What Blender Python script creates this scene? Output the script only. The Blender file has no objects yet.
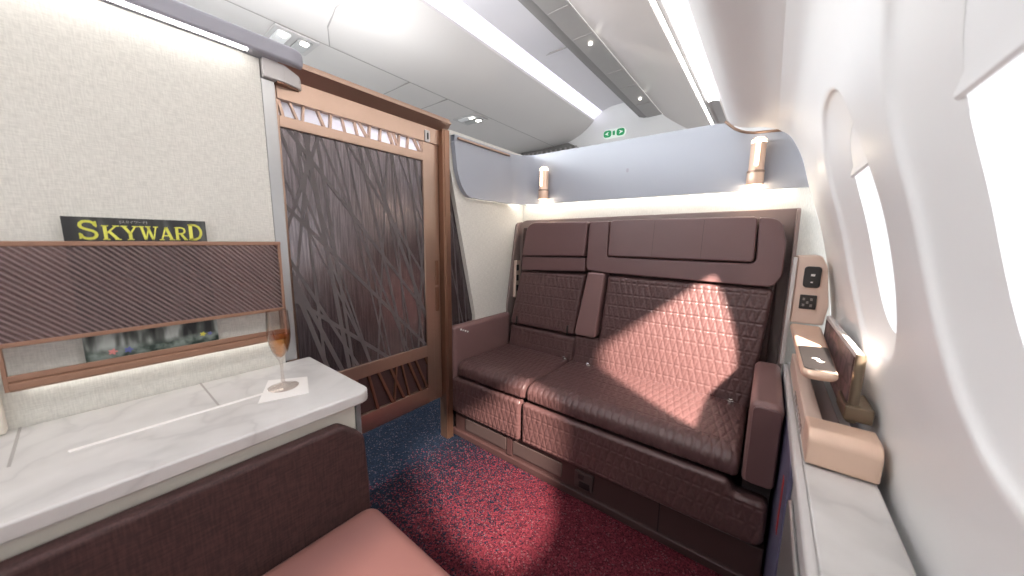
import bpy, bmesh, math, random
import numpy as np
from mathutils import Vector, Matrix
random.seed(7)
C = bpy.context.scene.collection
PI = math.pi

# ------------------------------------------------------------------ materials
def new_mat(name):
    m = bpy.data.materials.new(name); m.use_nodes = True
    nt = m.node_tree; b = nt.nodes['Principled BSDF']
    return m, nt, b
def N(nt, t, **k):
    n = nt.nodes.new(t)
    for a, v in k.items(): setattr(n, a, v)
    return n
def mix_rgb(nt, fac, c1, c2, blend='MIX'):
    n = N(nt, 'ShaderNodeMix', data_type='RGBA', blend_type=blend)
    if isinstance(fac, (int, float)): n.inputs[0].default_value = fac
    else: nt.links.new(fac, n.inputs[0])
    for idx, c in ((6, c1), (7, c2)):
        if isinstance(c, (tuple, list)): n.inputs[idx].default_value = (*c[:3], 1)
        else: nt.links.new(c, n.inputs[idx])
    return n.outputs[2]
def math_n(nt, op, a, b=None, c=None):
    n = N(nt, 'ShaderNodeMath', operation=op)
    for i, v in enumerate((a, b, c)):
        if v is None: continue
        if isinstance(v, (int, float)): n.inputs[i].default_value = v
        else: nt.links.new(v, n.inputs[i])
    return n.outputs[0]
def coords(nt, scale=(1, 1, 1), rot=(0, 0, 0)):
    tc = N(nt, 'ShaderNodeTexCoord'); mp = N(nt, 'ShaderNodeMapping')
    mp.inputs['Scale'].default_value = scale; mp.inputs['Rotation'].default_value = rot
    nt.links.new(tc.outputs['Object'], mp.inputs[0]); return mp.outputs[0]
def noise(nt, vec, scale, detail=2, rough=.5):
    n = N(nt, 'ShaderNodeTexNoise'); n.inputs['Scale'].default_value = scale
    n.inputs['Detail'].default_value = detail; n.inputs['Roughness'].default_value = rough
    nt.links.new(vec, n.inputs['Vector']); return n.outputs['Fac']
def ramp(nt, fac, stops):
    n = N(nt, 'ShaderNodeValToRGB'); e = n.color_ramp.elements
    e[0].position, e[0].color = stops[0][0], (*stops[0][1], 1)
    e[1].position, e[1].color = stops[-1][0], (*stops[-1][1], 1)
    for p, c in stops[1:-1]:
        x = e.new(p); x.color = (*c, 1)
    nt.links.new(fac, n.inputs[0]); return n.outputs[0]
def bump(nt, b, h, strength=.2, dist=.002):
    n = N(nt, 'ShaderNodeBump'); n.inputs['Strength'].default_value = strength
    n.inputs['Distance'].default_value = dist
    nt.links.new(h, n.inputs['Height']); nt.links.new(n.outputs[0], b.inputs['Normal'])
def plain(name, col, rough=.5, metal=0, var=.04, nscale=30, bmp=0, bscale=400, coat=0, spec=None):
    m, nt, b = new_mat(name)
    v = coords(nt)
    f = noise(nt, v, nscale)
    c2 = tuple(min(1, x*(1+var)) for x in col); c1 = tuple(x*(1-var) for x in col)
    nt.links.new(mix_rgb(nt, f, c1, c2), b.inputs['Base Color'])
    b.inputs['Roughness'].default_value = rough; b.inputs['Metallic'].default_value = metal
    if coat: b.inputs['Coat Weight'].default_value = coat; b.inputs['Coat Roughness'].default_value = .15
    if spec is not None: b.inputs['Specular IOR Level'].default_value = spec
    if bmp: bump(nt, b, noise(nt, v, bscale, 3), bmp, .001)
    return m
def emis(name, col, s):
    m, nt, b = new_mat(name)
    b.inputs['Base Color'].default_value = (*[min(1, c)*.8 for c in col], 1)
    b.inputs['Emission Color'].default_value = (*col, 1); b.inputs['Emission Strength'].default_value = s
    return m
def fabric(name, col, scale=700, var=.12, strength=.35, rough=.85):
    m, nt, b = new_mat(name)
    v = coords(nt)
    # woven threads: two stretched noises crossing
    a = noise(nt, coords(nt, (1, .12, 1)), scale, 2)
    a2 = noise(nt, coords(nt, (1, 1, .12)), scale, 2)
    w = math_n(nt, 'MULTIPLY', math_n(nt, 'ADD', a, a2), .5)
    lo = tuple(x*(1-var) for x in col); hi = tuple(min(1, x*(1+var)) for x in col)
    big = noise(nt, v, 6)
    nt.links.new(mix_rgb(nt, math_n(nt, 'ADD', math_n(nt, 'MULTIPLY', big, .25), math_n(nt, 'MULTIPLY', ramp_v(nt, w, .38, .62), .75)), lo, hi), b.inputs['Base Color'])
    b.inputs['Roughness'].default_value = rough
    bump(nt, b, w, strength, .002)
    return m
def ramp_v(nt, v, lo, hi):
    n = N(nt, 'ShaderNodeMapRange'); n.inputs['From Min'].default_value = lo; n.inputs['From Max'].default_value = hi
    nt.links.new(v, n.inputs['Value']); return n.outputs[0]

M = {}
M['cream'] = fabric('cream_fabric', (.63, .62, .575), 420, .13)
M['cream_plain'] = plain('cream_laminate', (.70, .65, .57), .7, var=.03, bmp=.1)
M['white'] = plain('white_lining', (.87, .875, .875), .42, var=.01, nscale=4, bmp=.03, bscale=900)
M['ceil'] = plain('ceiling_laminate', (.62, .595, .58), .38, var=.015, nscale=3, bmp=.03, bscale=700)
M['ceil_pale'] = plain('ceiling_pale', (.72, .70, .73), .5, var=.01, nscale=3)
M['bin'] = plain('bin_laminate', (.50, .455, .43), .33, var=.02, nscale=3)
M['grey_psu'] = plain('psu_grey', (.33, .315, .305), .45, var=.03)
M['grey_dark'] = plain('beam_grey', (.20, .19, .185), .45, var=.03)
M['blue'] = plain('pale_blue_laminate', (.35, .375, .43), .42, var=.015, nscale=5)
M['lilac'] = plain('grey_lilac_laminate', (.30, .30, .345), .45, var=.02)
M['lgrey'] = plain('light_grey_laminate', (.52, .50, .495), .45, var=.02)
M['seam'] = plain('seam_grey', (.36, .34, .33), .6)
M['taupe'] = plain('taupe_shell', (.22, .165, .155), .45, var=.03)
M['black'] = plain('black_plastic', (.012, .011, .011), .4)
M['dark'] = plain('dark_gap', (.02, .012, .012), .7)
M['chrome'] = plain('chrome', (.75, .74, .72), .18, 1)
M['copper'] = plain('copper_anodised', (.42, .295, .23), .36, .85, var=.04)
M['copper_dk'] = plain('brown_shaded_copper', (.27, .155, .105), .38, .85, var=.06)  # copper with the lower door's shade put into its colour; also brown parts
M['peach'] = plain('champagne_metal', (.80, .58, .45), .38, .45, var=.02)
M['peach_face'] = plain('champagne_plate', (.66, .51, .43), .5, .15, var=.02)
M['bronze'] = plain('antique_bronze', (.20, .16, .115), .38, .8)
M['wood_trim'] = plain('brown_trim', (.30, .165, .11), .45, .25, var=.08)
M['purple'] = plain('violet_booklet', (.105, .10, .17), .5, var=.2, nscale=9)
M['red'] = plain('red_label', (.35, .03, .03), .5)
M['pinkleather'] = plain('rose_leather', (.27, .125, .110), .46, var=.05, nscale=15, bmp=.15, bscale=600)
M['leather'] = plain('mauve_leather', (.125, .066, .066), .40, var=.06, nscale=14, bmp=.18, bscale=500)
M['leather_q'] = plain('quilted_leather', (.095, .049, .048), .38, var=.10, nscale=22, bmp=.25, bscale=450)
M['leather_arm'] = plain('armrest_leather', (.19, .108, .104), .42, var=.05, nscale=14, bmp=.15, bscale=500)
M['base'] = plain('brown_base', (.055, .028, .027), .5, var=.06)
M['base_dk'] = plain('base_slot', (.06, .042, .04), .45)
M['paper'] = plain('white_paper', (.82, .80, .78), .8)
M['greymetal'] = plain('satin_grey_metal', (.42, .42, .42), .35, .7)
M['led'] = emis('led_white', (1, .97, .93), 10)
M['led_under'] = emis('under_rack_light', (1, .97, .92), 3.5)
M['led_dim'] = emis('soft_edge_light', (1, .98, .96), .55)
M['led_soft'] = emis('led_cove', (1, .955, .89), 7)
M['strip_lav'] = emis('lavender_light', (.88, .85, 1.0), .75)
M['trough'] = emis('trough_light', (1, .985, .97), 7.0)
M['lamp_em'] = emis('lamp_diffuser', (1, .80, .58), 3.5)
M['spot_em'] = emis('reading_light', (1, .95, .85), 5)
M['green'] = emis('exit_green', (.02, .33, .12), .30)
M['exit_white'] = emis('exit_white', (.9, 1, .92), .25)
M['yellow'] = plain('yellow_print', (.78, .78, .13), .5)
M['ink'] = plain('pale_print', (.5, .5, .48), .5)
M['brownq'] = fabric('brown_weave', (.050, .021, .020), 260, .45, .5, .75)

def marble():
    m, nt, b = new_mat('white_marble')
    v = coords(nt)
    n1 = noise(nt, v, 3.2, 5, .6)
    mp = N(nt, 'ShaderNodeMixRGB') if False else None
    warp = N(nt, 'ShaderNodeTexNoise'); warp.inputs['Scale'].default_value = 2.2; warp.inputs['Detail'].default_value = 4
    nt.links.new(v, warp.inputs['Vector'])
    mx = N(nt, 'ShaderNodeVectorMath', operation='MULTIPLY_ADD')
    nt.links.new(warp.outputs['Color'], mx.inputs[0]); mx.inputs[1].default_value = (.6, .6, .6); nt.links.new(v, mx.inputs[2])
    n2 = noise(nt, mx.outputs[0], 4.0, 3)
    vein = math_n(nt, 'ABSOLUTE', math_n(nt, 'SUBTRACT', n2, .5))
    vv = ramp(nt, vein, [(0, (.54, .53, .525)), (.03, (.61, .60, .59)), (.12, (.67, .66, .65))])
    cl = ramp(nt, n1, [(.3, (.80, .79, .78)), (.7, (1, 1, 1))])
    nt.links.new(mix_rgb(nt, 1.0, vv, cl, 'MULTIPLY'), b.inputs['Base Color'])
    b.inputs['Roughness'].default_value = .28
    return m
M['marble'] = marble()

def carpet():
    m, nt, b = new_mat('woven_carpet')
    v = coords(nt)
    sep = N(nt, 'ShaderNodeSeparateXYZ'); nt.links.new(v, sep.inputs[0])
    vor = N(nt, 'ShaderNodeTexVoronoi'); vor.inputs['Scale'].default_value = 240
    nt.links.new(v, vor.inputs['Vector'])
    big = noise(nt, v, 5, 3)
    # colour-way of the carpet: navy at the aisle, crimson towards the window
    g = math_n(nt, 'ADD', sep.outputs[0], math_n(nt, 'MULTIPLY', sep.outputs[1], -.15))
    g = math_n(nt, 'ADD', g, math_n(nt, 'MULTIPLY', math_n(nt, 'SUBTRACT', big, .5), .25))
    f = ramp_v(nt, g, -1.40, -.62)
    sepc = N(nt, 'ShaderNodeSeparateColor'); nt.links.new(vor.outputs['Color'], sepc.inputs[0])
    thr = math_n(nt, 'GREATER_THAN', math_n(nt, 'ADD', f, math_n(nt, 'MULTIPLY', math_n(nt, 'SUBTRACT', sepc.outputs[0], .5), .9)), .5)
    red = mix_rgb(nt, sepc.outputs[1], (.035, .006, .011), (.16, .026, .038))
    blu = mix_rgb(nt, sepc.outputs[1], (.003, .005, .010), (.010, .017, .033))
    base = mix_rgb(nt, thr, blu, red)
    light = math_n(nt, 'GREATER_THAN', sepc.outputs[2], .95)
    base = mix_rgb(nt, math_n(nt, 'MULTIPLY', light, .35), base, (.22, .14, .15))
    nt.links.new(base, b.inputs['Base Color'])
    b.inputs['Roughness'].default_value = .95; b.inputs['Specular IOR Level'].default_value = .1
    bump(nt, b, vor.outputs['Distance'], .8, .004)
    return m
M['carpet'] = carpet()

def door_glass():
    m, nt, b = new_mat('smoked_satin_panel')
    v = coords(nt, (1, 1, .045), (.20, 0, 0))
    n = noise(nt, v, 170, 3, .6)
    nt.links.new(ramp(nt, n, [(.35, (.11, .092, .097)), (.7, (.27, .235, .245))]), b.inputs['Base Color'])
    nt.links.new(math_n(nt, 'MULTIPLY_ADD', n, .14, .17), b.inputs['Roughness'])
    b.inputs['Metallic'].default_value = .85
    b.inputs['Specular IOR Level'].default_value = .8
    bump(nt, b, n, .35, .001)
    return m
M['door_glass'] = door_glass()
M['strand'] = plain('grey_strand', (.10, .085, .087), .5, var=.1)

def frost():
    m, nt, b = new_mat('added_frosted_sheet')
    b.inputs['Base Color'].default_value = (.9, .88, .92, 1); b.inputs['Roughness'].default_value = .5
    tl_ = N(nt, 'ShaderNodeBsdfTranslucent'); tl_.inputs[0].default_value = (.95, .93, .98, 1)
    ms = N(nt, 'ShaderNodeMixShader'); ms.inputs[0].default_value = .7
    nt.links.new(b.outputs[0], ms.inputs[1]); nt.links.new(tl_.outputs[0], ms.inputs[2])
    nt.links.new(ms.outputs[0], nt.nodes['Material Output'].inputs[0]); return m
M['frost'] = frost()
def rack_mat():
    m, nt, b = new_mat('pleated_smoked_panel')
    v = coords(nt)
    sep = N(nt, 'ShaderNodeSeparateXYZ'); nt.links.new(v, sep.inputs[0])
    d = math_n(nt, 'ADD', math_n(nt, 'MULTIPLY', sep.outputs[1], 84), math_n(nt, 'MULTIPLY', sep.outputs[2], 78))
    s = math_n(nt, 'SINE', math_n(nt, 'MULTIPLY', d, 6.283))
    f = math_n(nt, 'MULTIPLY_ADD', s, .5, .5)
    nt.links.new(mix_rgb(nt, f, (.21, .155, .155), (.38, .30, .295)), b.inputs['Base Color'])
    b.inputs['Roughness'].default_value = .35
    b.inputs['Metallic'].default_value = .3
    bump(nt, b, s, .35, .002)
    tr = N(nt, 'ShaderNodeBsdfTransparent'); tr.inputs[0].default_value = (.62, .50, .50, 1)
    ms = N(nt, 'ShaderNodeMixShader'); nt.links.new(math_n(nt, 'MULTIPLY_ADD', f, .16, .30), ms.inputs[0])
    nt.links.new(tr.outputs[0], ms.inputs[1]); nt.links.new(b.outputs[0], ms.inputs[2])
    nt.links.new(ms.outputs[0], nt.nodes['Material Output'].inputs[0])
    return m
M['rack'] = rack_mat()

def hex_mat():
    m, nt, b = new_mat('geometric_leather')
    v = coords(nt)
    vor = N(nt, 'ShaderNodeTexVoronoi', feature='DISTANCE_TO_EDGE'); vor.inputs['Scale'].default_value = 26
    vor.inputs['Randomness'].default_value = .35
    nt.links.new(v, vor.inputs['Vector'])
    nt.links.new(ramp(nt, vor.outputs['Distance'], [(.0, (.05, .03, .03)), (.09, (.16, .10, .105))]), b.inputs['Base Color'])
    b.inputs['Roughness'].default_value = .5
    return m
M['hex'] = hex_mat()

def cover_mat():
    m, nt, b = new_mat('magazine_cover')
    n1 = noise(nt, coords(nt, (1, 1, .22)), 42, 2)
    n2 = noise(nt, coords(nt), 38, 4)
    a = ramp(nt, n1, [(.40, (.012, .013, .014)), (.52, (.10, .11, .10)), (.66, (.42, .45, .43))])
    tcz = N(nt, 'ShaderNodeSeparateXYZ'); nt.links.new(coords(nt), tcz.inputs[0])
    low = ramp(nt, n2, [(.4, (.03, .05, .04)), (.6, (.26, .31, .28))])
    # the printed picture: pale hanging forms below, near-black band behind the title
    f = ramp_v(nt, tcz.outputs[2], .045, .03)
    c = mix_rgb(nt, f, a, low)
    g = ramp_v(nt, tcz.outputs[2], .26, .285)
    c = mix_rgb(nt, g, c, mix_rgb(nt, .15, (.018, .018, .018), a))
    nt.links.new(c, b.inputs['Base Color']); b.inputs['Roughness'].default_value = .35
    return m
M['cover'] = cover_mat()

def glass_mat(name, col=(1, 1, 1), rough=0.0, ior=1.45):
    m, nt, b = new_mat(name)
    b.inputs['Base Color'].default_value = (*col, 1); b.inputs['Roughness'].default_value = rough
    b.inputs['Transmission Weight'].default_value = 1; b.inputs['IOR'].default_value = ior
    return m
def thin_glass(name, tint, refl=.10):
    m, nt, b = new_mat(name)
    tr = N(nt, 'ShaderNodeBsdfTransparent'); tr.inputs[0].default_value = (*tint, 1)
    gl = N(nt, 'ShaderNodeBsdfGlossy'); gl.inputs['Roughness'].default_value = .06
    lw = N(nt, 'ShaderNodeLayerWeight'); lw.inputs[0].default_value = .35
    ms = N(nt, 'ShaderNodeMixShader'); nt.links.new(math_n(nt, 'MULTIPLY_ADD', lw.outputs['Facing'], .45, refl*.3), ms.inputs[0])
    nt.links.new(tr.outputs[0], ms.inputs[1]); nt.links.new(gl.outputs[0], ms.inputs[2])
    nt.links.new(ms.outputs[0], nt.nodes['Material Output'].inputs[0]); return m
M['glass'] = thin_glass('clear_glass', (.93, .90, .88))
M['wine'] = thin_glass('sparkling_wine', (.92, .66, .36), .10)
def pane_mat():
    m, nt, b = new_mat('window_pane')
    b.inputs['Roughness'].default_value = .05
    tr = N(nt, 'ShaderNodeBsdfTransparent')
    ms = N(nt, 'ShaderNodeMixShader'); ms.inputs[0].default_value = .05
    nt.links.new(tr.outputs[0], ms.inputs[1]); nt.links.new(b.outputs[0], ms.inputs[2])
    nt.links.new(ms.outputs[0], nt.nodes['Material Output'].inputs[0])
    return m
M['pane'] = pane_mat()

# ------------------------------------------------------------------ geometry helpers
class MB:
    def __init__(s): s.v = []; s.f = []
    def add(s, vs, fs):
        o = len(s.v); s.v += [tuple(p) for p in vs]; s.f += [tuple(i+o for i in f) for f in fs]; return s
    def box(s, x0, x1, y0, y1, z0, z1):
        return s.add([(x0,y0,z0),(x1,y0,z0),(x1,y1,z0),(x0,y1,z0),(x0,y0,z1),(x1,y0,z1),(x1,y1,z1),(x0,y1,z1)],
                     [(0,3,2,1),(4,5,6,7),(0,1,5,4),(1,2,6,5),(2,3,7,6),(3,0,4,7)])
    def prism(s, pts, axis, a, b, fn=None):
        # pts: outline in the two other axes (x: (y,z), y: (x,z), z: (x,y))
        def P(p, t):
            q = {'x': (t, p[0], p[1]), 'y': (p[0], t, p[1]), 'z': (p[0], p[1], t)}[axis]
            return fn(*q) if fn else q
        n = len(pts)
        vs = [P(p, a) for p in pts] + [P(p, b) for p in pts]
        fs = [tuple(range(n)), tuple(range(2*n-1, n-1, -1))] + [(i, n+i, n+(i+1) % n, (i+1) % n) for i in range(n)]
        return s.add(vs, fs)
    def lathe(s, prof, cx, cy, seg=28, z0=0, axis='z', cap=True):
        n = len(prof); vs = []
        for k in range(seg):
            a = 2*PI*k/seg
            for r, z in prof:
                if axis == 'z': vs.append((cx+r*math.cos(a), cy+r*math.sin(a), z0+z))
        fs = [(k*n+i, ((k+1) % seg)*n+i, ((k+1) % seg)*n+i+1, k*n+i+1) for k in range(seg) for i in range(n-1)]
        if cap:
            if prof[0][0] > 1e-6: fs.append(tuple(k*n for k in range(seg))[::-1])
            if prof[-1][0] > 1e-6: fs.append(tuple(k*n+n-1 for k in range(seg)))
        return s.add(vs, fs)
    def tube(s, path, r, seg=10):
        path = [Vector(p) for p in path]; vs = []; n = len(path)
        up = Vector((0, 0, 1))
        for i, p in enumerate(path):
            t = (path[min(i+1, n-1)]-path[max(i-1, 0)]).normalized()
            u = t.cross(up) if abs(t.dot(up)) < .95 else t.cross(Vector((0, 1, 0)))
            u.normalize(); w = u.cross(t)
            for k in range(seg):
                a = 2*PI*k/seg; vs.append(p+u*math.cos(a)*r+w*math.sin(a)*r)
        fs = [(i*seg+k, i*seg+(k+1) % seg, (i+1)*seg+(k+1) % seg, (i+1)*seg+k) for i in range(n-1) for k in range(seg)]
        fs += [tuple(range(seg)), tuple(range(n*seg-1, (n-1)*seg-1, -1))]
        return s.add(vs, fs)
def ell(cx, cy, a, b, n=24): return [(cx+a*math.cos(2*PI*k/n), cy+b*math.sin(2*PI*k/n)) for k in range(n)]
def roundpoly(pts, r, seg=6):
    out = []; n = len(pts)
    for i, p in enumerate(pts):
        p = Vector(p); a = Vector(pts[i-1]); c = Vector(pts[(i+1) % n])
        ri = r[i] if isinstance(r, (list, tuple)) else r
        if ri <= 0: out.append(tuple(p)); continue
        u = (a-p); w = (c-p); lu, lw = u.length, w.length; u.normalize(); w.normalize()
        ang = math.acos(max(-1, min(1, u.dot(w)))); d = min(ri/math.tan(ang/2), lu*.49, lw*.49); rr = d*math.tan(ang/2)
        if abs(PI-ang) < .02: out.append(tuple(p)); continue
        cen = p+(u+w).normalized()*(rr/math.sin(ang/2))
        s = p+u*d; e = p+w*d; a0 = math.atan2(s.y-cen.y, s.x-cen.x); a1 = math.atan2(e.y-cen.y, e.x-cen.x)
        da = (a1-a0+PI) % (2*PI)-PI
        for k in range(seg+1):
            t = a0+da*k/seg; out.append((cen.x+rr*math.cos(t), cen.y+rr*math.sin(t)))
    return out
def rrect(a0, a1, b0, b1, r, seg=6): return roundpoly([(a0,b0),(a1,b0),(a1,b1),(a0,b1)], r, seg)

def put(name, mb, mat, parent=None, bevel=0, segs=2, smooth=True, angle=40, recalc=True, subs=0):
    me = bpy.data.meshes.new(name)
    off = Vector((0, 0, 0))
    root = parent
    while root is not None:
        off += root.location; root = root.parent
    vs = [tuple(Vector(v)-off) for v in mb.v]
    me.from_pydata(vs, [], mb.f); me.validate(); me.update()
    if recalc:
        bm = bmesh.new(); bm.from_mesh(me); bmesh.ops.remove_doubles(bm, verts=bm.verts, dist=1e-6)
        bmesh.ops.recalc_face_normals(bm, faces=bm.faces); bm.to_mesh(me); bm.free()
    me.materials.append(M[mat] if isinstance(mat, str) else mat)
    o = bpy.data.objects.new(name, me); C.objects.link(o); o.parent = parent
    if smooth:
        me.shade_smooth()
        if not bevel:
            me.set_sharp_from_angle(angle=math.radians(angle))
    if bevel:
        b = o.modifiers.new('Bevel', 'BEVEL'); b.width = bevel; b.segments = segs; b.limit_method = 'ANGLE'
        b.angle_limit = math.radians(35); b.harden_normals = False
        w = o.modifiers.new('WN', 'WEIGHTED_NORMAL'); w.keep_sharp = True
    return o
def tag(o, label, cat=None, group=None, kind=None):
    if label: o['label'] = label
    if cat: o['category'] = cat
    if group: o['group'] = group
    if kind: o['kind'] = kind
    return o
def empty(name, loc, label, cat=None, group=None, kind=None):
    o = bpy.data.objects.new(name, None); o.location = loc; o.empty_display_size = .05; C.objects.link(o)
    return tag(o, label, cat, group, kind)
def copy_tree(o, parent=None):
    c = o.copy(); C.objects.link(c)
    if parent: c.parent = parent
    for ch in [x for x in bpy.data.objects if x.parent == o]: copy_tree(ch, c)
    return c

# ------------------------------------------------------------------ quilted / plain upholstered lofts
def quilt(u, s):
    """height of the stitched relief, u across, s along (metres)"""
    W, Hh = .026, .108
    def tri(t): return np.abs(t-np.round(t))
    d1 = tri(u/W - s/Hh)*W*.93; d2 = tri(u/W + s/Hh)*W*.93
    d3 = tri(s/(Hh/2))*Hh/2
    d4 = tri(u/(W/2))*W/2 + .0022
    d = np.minimum(np.minimum(d1, d2), np.minimum(d3, d4))
    return .0055*(1-np.exp(-d/.0026))
def resample(pts, ds):
    P = [Vector(p) for p in pts]; P.append(P[0]); out = []; L = 0
    for a, b in zip(P, P[1:]):
        l = (b-a).length
        if l < 1e-7: continue
        n = max(1, int(round(l/ds)))
        for k in range(n): out.append(tuple(a.lerp(b, k/n)))
    return out
def loft(pts, x0, x1, r_end=.02, ds=.012, du=.02, q=None, bulge=0, axis='x', qoff=0):
    """closed outline in (y,z), swept along x with pillowed ends; q=(s-range predicate) quilts"""
    pr = np.array(resample(pts, ds)); n = len(pr)
    area = .5*np.sum(pr[:,0]*np.roll(pr[:,1], -1)-np.roll(pr[:,0], -1)*pr[:,1])
    if area < 0: pr = pr[::-1]
    t = np.roll(pr, -1, 0)-np.roll(pr, 1, 0)
    for _ in range(2): t = (t+np.roll(t, 1, 0)+np.roll(t, -1, 0))/3
    t /= np.linalg.norm(t, axis=1)[:,None]; nr = np.stack([t[:,1], -t[:,0]], 1)
    seg = np.linalg.norm(np.roll(pr, -1, 0)-pr, axis=1); s = np.concatenate([[0], np.cumsum(seg)[:-1]])
    us = []
    m = 6
    for k in range(m): us.append(x0+r_end*(1-math.cos(PI/2*k/m)))
    nn = max(2, int(round((x1-x0-2*r_end)/du)))
    for k in range(nn+1): us.append(x0+r_end+(x1-x0-2*r_end)*k/nn)
    for k in range(m-1, -1, -1): us.append(x1-r_end*(1-math.cos(PI/2*k/m)))
    mb = MB(); V = []
    for u in us:
        d = min(u-x0, x1-u)
        e = 0 if d >= r_end else r_end*(1-math.sqrt(max(0, 1-((r_end-d)/r_end)**2)))
        h = np.full(n, -e)
        if bulge:
            tt = (u-x0)/(x1-x0); h = h+bulge*math.sin(PI*tt)**.5*np.array([q(*p) if q else 1 for p in pr])
        if q is not None:
            w = np.array([q(*p) for p in pr]); h = h+w*quilt(np.full(n, u-x0+.01), s+qoff)*min(1, d/.012)
        P = pr+nr*h[:,None]
        if axis == 'x': V += [(u, float(p[0]), float(p[1])) for p in P]
        else: V += [(float(p[0]), u, float(p[1])) for p in P]
    k = len(us)
    F = [(j*n+i, j*n+(i+1) % n, (j+1)*n+(i+1) % n, (j+1)*n+i) for j in range(k-1) for i in range(n)]
    F += [tuple(range(n))[::-1], tuple((k-1)*n+i for i in range(n))]
    return mb.add(V, F)

# ================================================================== SETTING
floor = put('floor', MB().box(-3.2, .6, -3.2, 3.2, -.05, 0), 'carpet', smooth=False)
tag(floor, 'woven carpet, navy by the aisle turning crimson towards the window', kind='structure')

# ---- aisle ceiling and overhead surfaces, all running fore and aft
Y0, Y1 = -3.2, 3.07
def strip(name, prof, mat, thick=.012, y0=Y0, y1=Y1, up=(0, 1), parent=None):
    pts = list(prof)+[(p[0]+up[0]*thick, p[1]+up[1]*thick) for p in prof[::-1]]
    n = len(pts); mb = MB()
    vs = [(p[0], y0, p[1]) for p in pts]+[(p[0], y1, p[1]) for p in pts]
    fs = [(i, n+i, n+(i+1) % n, (i+1) % n) for i in range(n)]
    m = len(prof)
    fs += [(i, i+1, n-2-i, n-1-i) for i in range(m-1)] + [(n+i, n+n-1-i, n+n-2-i, n+i+1) for i in range(m-1)]
    mb.add(vs, fs)
    return put(name, mb, mat, parent, angle=30)
o = strip('ceiling', [(-3.2,1.93),(-2.3,1.93),(-1.95,1.93),(-1.82,1.935),(-1.72,1.948),(-1.63,1.975),(-1.55,2.01),(-1.48,2.055),(-1.42,2.11)], 'ceil', .02)
tag(o, 'warm grey curved ceiling panels above the aisle', kind='structure'); CEIL = o
sm = MB()
sm.box(-1.824, -1.818, -3, Y1, 1.9335, 1.9345)
for yy in (-.9, .30, 1.32, 1.62): sm.box(-2.3, -1.82, yy, yy+.005, 1.9285, 1.9335)
# curved cross joint of the ceiling panel
path = [(-1.82,.86),(-1.7,.80),(-1.6,.79),(-1.5,.82),(-1.43,.87)]
zz = [1.934, 1.951, 1.985, 2.042, 2.098]
for (a, za), (b_, zb) in zip(zip(path, zz), zip(path[1:], zz[1:])):
    sm.add([(a[0],a[1],za-.001),(b_[0],b_[1],zb-.001),(b_[0],b_[1]+.005,zb-.001),(a[0],a[1]+.005,za-.001),
            (a[0],a[1],za+.003),(b_[0],b_[1],zb+.003),(b_[0],b_[1]+.005,zb+.003),(a[0],a[1]+.005,za+.003)],
           [(0,1,2,3),(4,7,6,5),(0,4,5,1),(1,5,6,2),(2,6,7,3),(3,7,4,0)])
put('panel_joint', sm, 'seam', CEIL, smooth=False, recalc=False)
cl = empty('ceiling_light', (-1.38, 0, 2.13), 'long lavender glowing light strip running along the aisle ceiling', 'ceiling light')
strip('diffuser', [(-1.418,2.125),(-1.385,2.15),(-1.345,2.175)], 'strip_lav', .01, parent=cl)
o = strip('trim_1', [(-1.343,2.18),(-1.25,2.205),(-1.1,2.21),(-.93,2.19)], 'ceil_pale', .01); tag(o, 'pale lilac ceiling panel beside the aisle light', kind='structure')
for yy in (.9, 2.0): put('panel_joint', MB().box(-1.30, -.98, yy, yy+.004, 2.196, 2.204), 'seam', o, smooth=False)
# ---- overhead bin with its service panel
bn = empty('overhead_bin', (-.6, 0, 2.0), 'long beige overhead stowage bin above the sofa', 'overhead bin')
strip('bin_door', [(-.80,2.035),(-.74,1.985),(-.62,1.90),(-.48,1.815),(-.385,1.765)], 'bin', .03, up=(.5,.8), parent=bn)
for yy in (1.1,): put('door_joint', MB().add([(-.80,yy,2.033),(-.62,yy,1.896),(-.385,yy,1.762),(-.385,yy+.004,1.762),(-.62,yy+.004,1.896),(-.80,yy+.004,2.033)],[(0,1,4,5),(1,2,3,4)]), 'lgrey', bn, smooth=False, recalc=False)
strip('edge_strip', [(-.812,2.048),(-.797,2.034)], 'led_dim', .006, parent=bn)
strip('lower_light', [(-.376,1.757),(-.367,1.757)], 'led', .006, parent=bn)
sp = empty('service_panel', (-.9, 0, 2.04), 'grey overhead service panel with small reading lights beside the bin', 'service panel')
strip('side_rail', [(-1.0,2.06),(-.96,2.045),(-.935,2.045)], 'grey_dark', .01, parent=sp)
strip('panel', [(-.932,2.042),(-.815,2.045)], 'grey_psu', .01, parent=sp)
for yy in (.4, .8, 1.05, 1.45, 1.7, 2.15, 2.4, 2.75): put('panel_joint', MB().box(-.925, -.82, yy, yy+.004, 2.040, 2.044), 'seam', sp, smooth=False)
for yy in (1.78, 2.64):
    l = put('reading_light', MB().prism(ell(-.862, yy, .009, .009, 16), 'z', 2.034, 2.046), 'spot_em', sp)
tl = empty('light_trough', (-.31, 0, 1.7), 'white glowing light trough between the bin and the window lining', 'light trough')
strip('diffuser', [(-.335,1.742),(-.31,1.748),(-.277,1.738)], 'trough', .01, y1=2.14, parent=tl)
strip('housing', [(-.362,1.752),(-.345,1.752),(-.338,1.77),(-.28,1.77),(-.268,1.72)], 'lgrey', .01, parent=tl)
strip('inner_edge', [(-.275,1.73),(-.22,1.62),(-.186,1.54)], 'bin', .01, up=(-.8,.3), parent=tl)
# roof above everything so no sky leaks in
o = put('trim_2', MB().box(-3.2, .8, -3.2, 3.2, 2.26, 2.3), 'ceil', smooth=False); tag(o, 'cabin roof skin above the panels', kind='structure')

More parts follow.
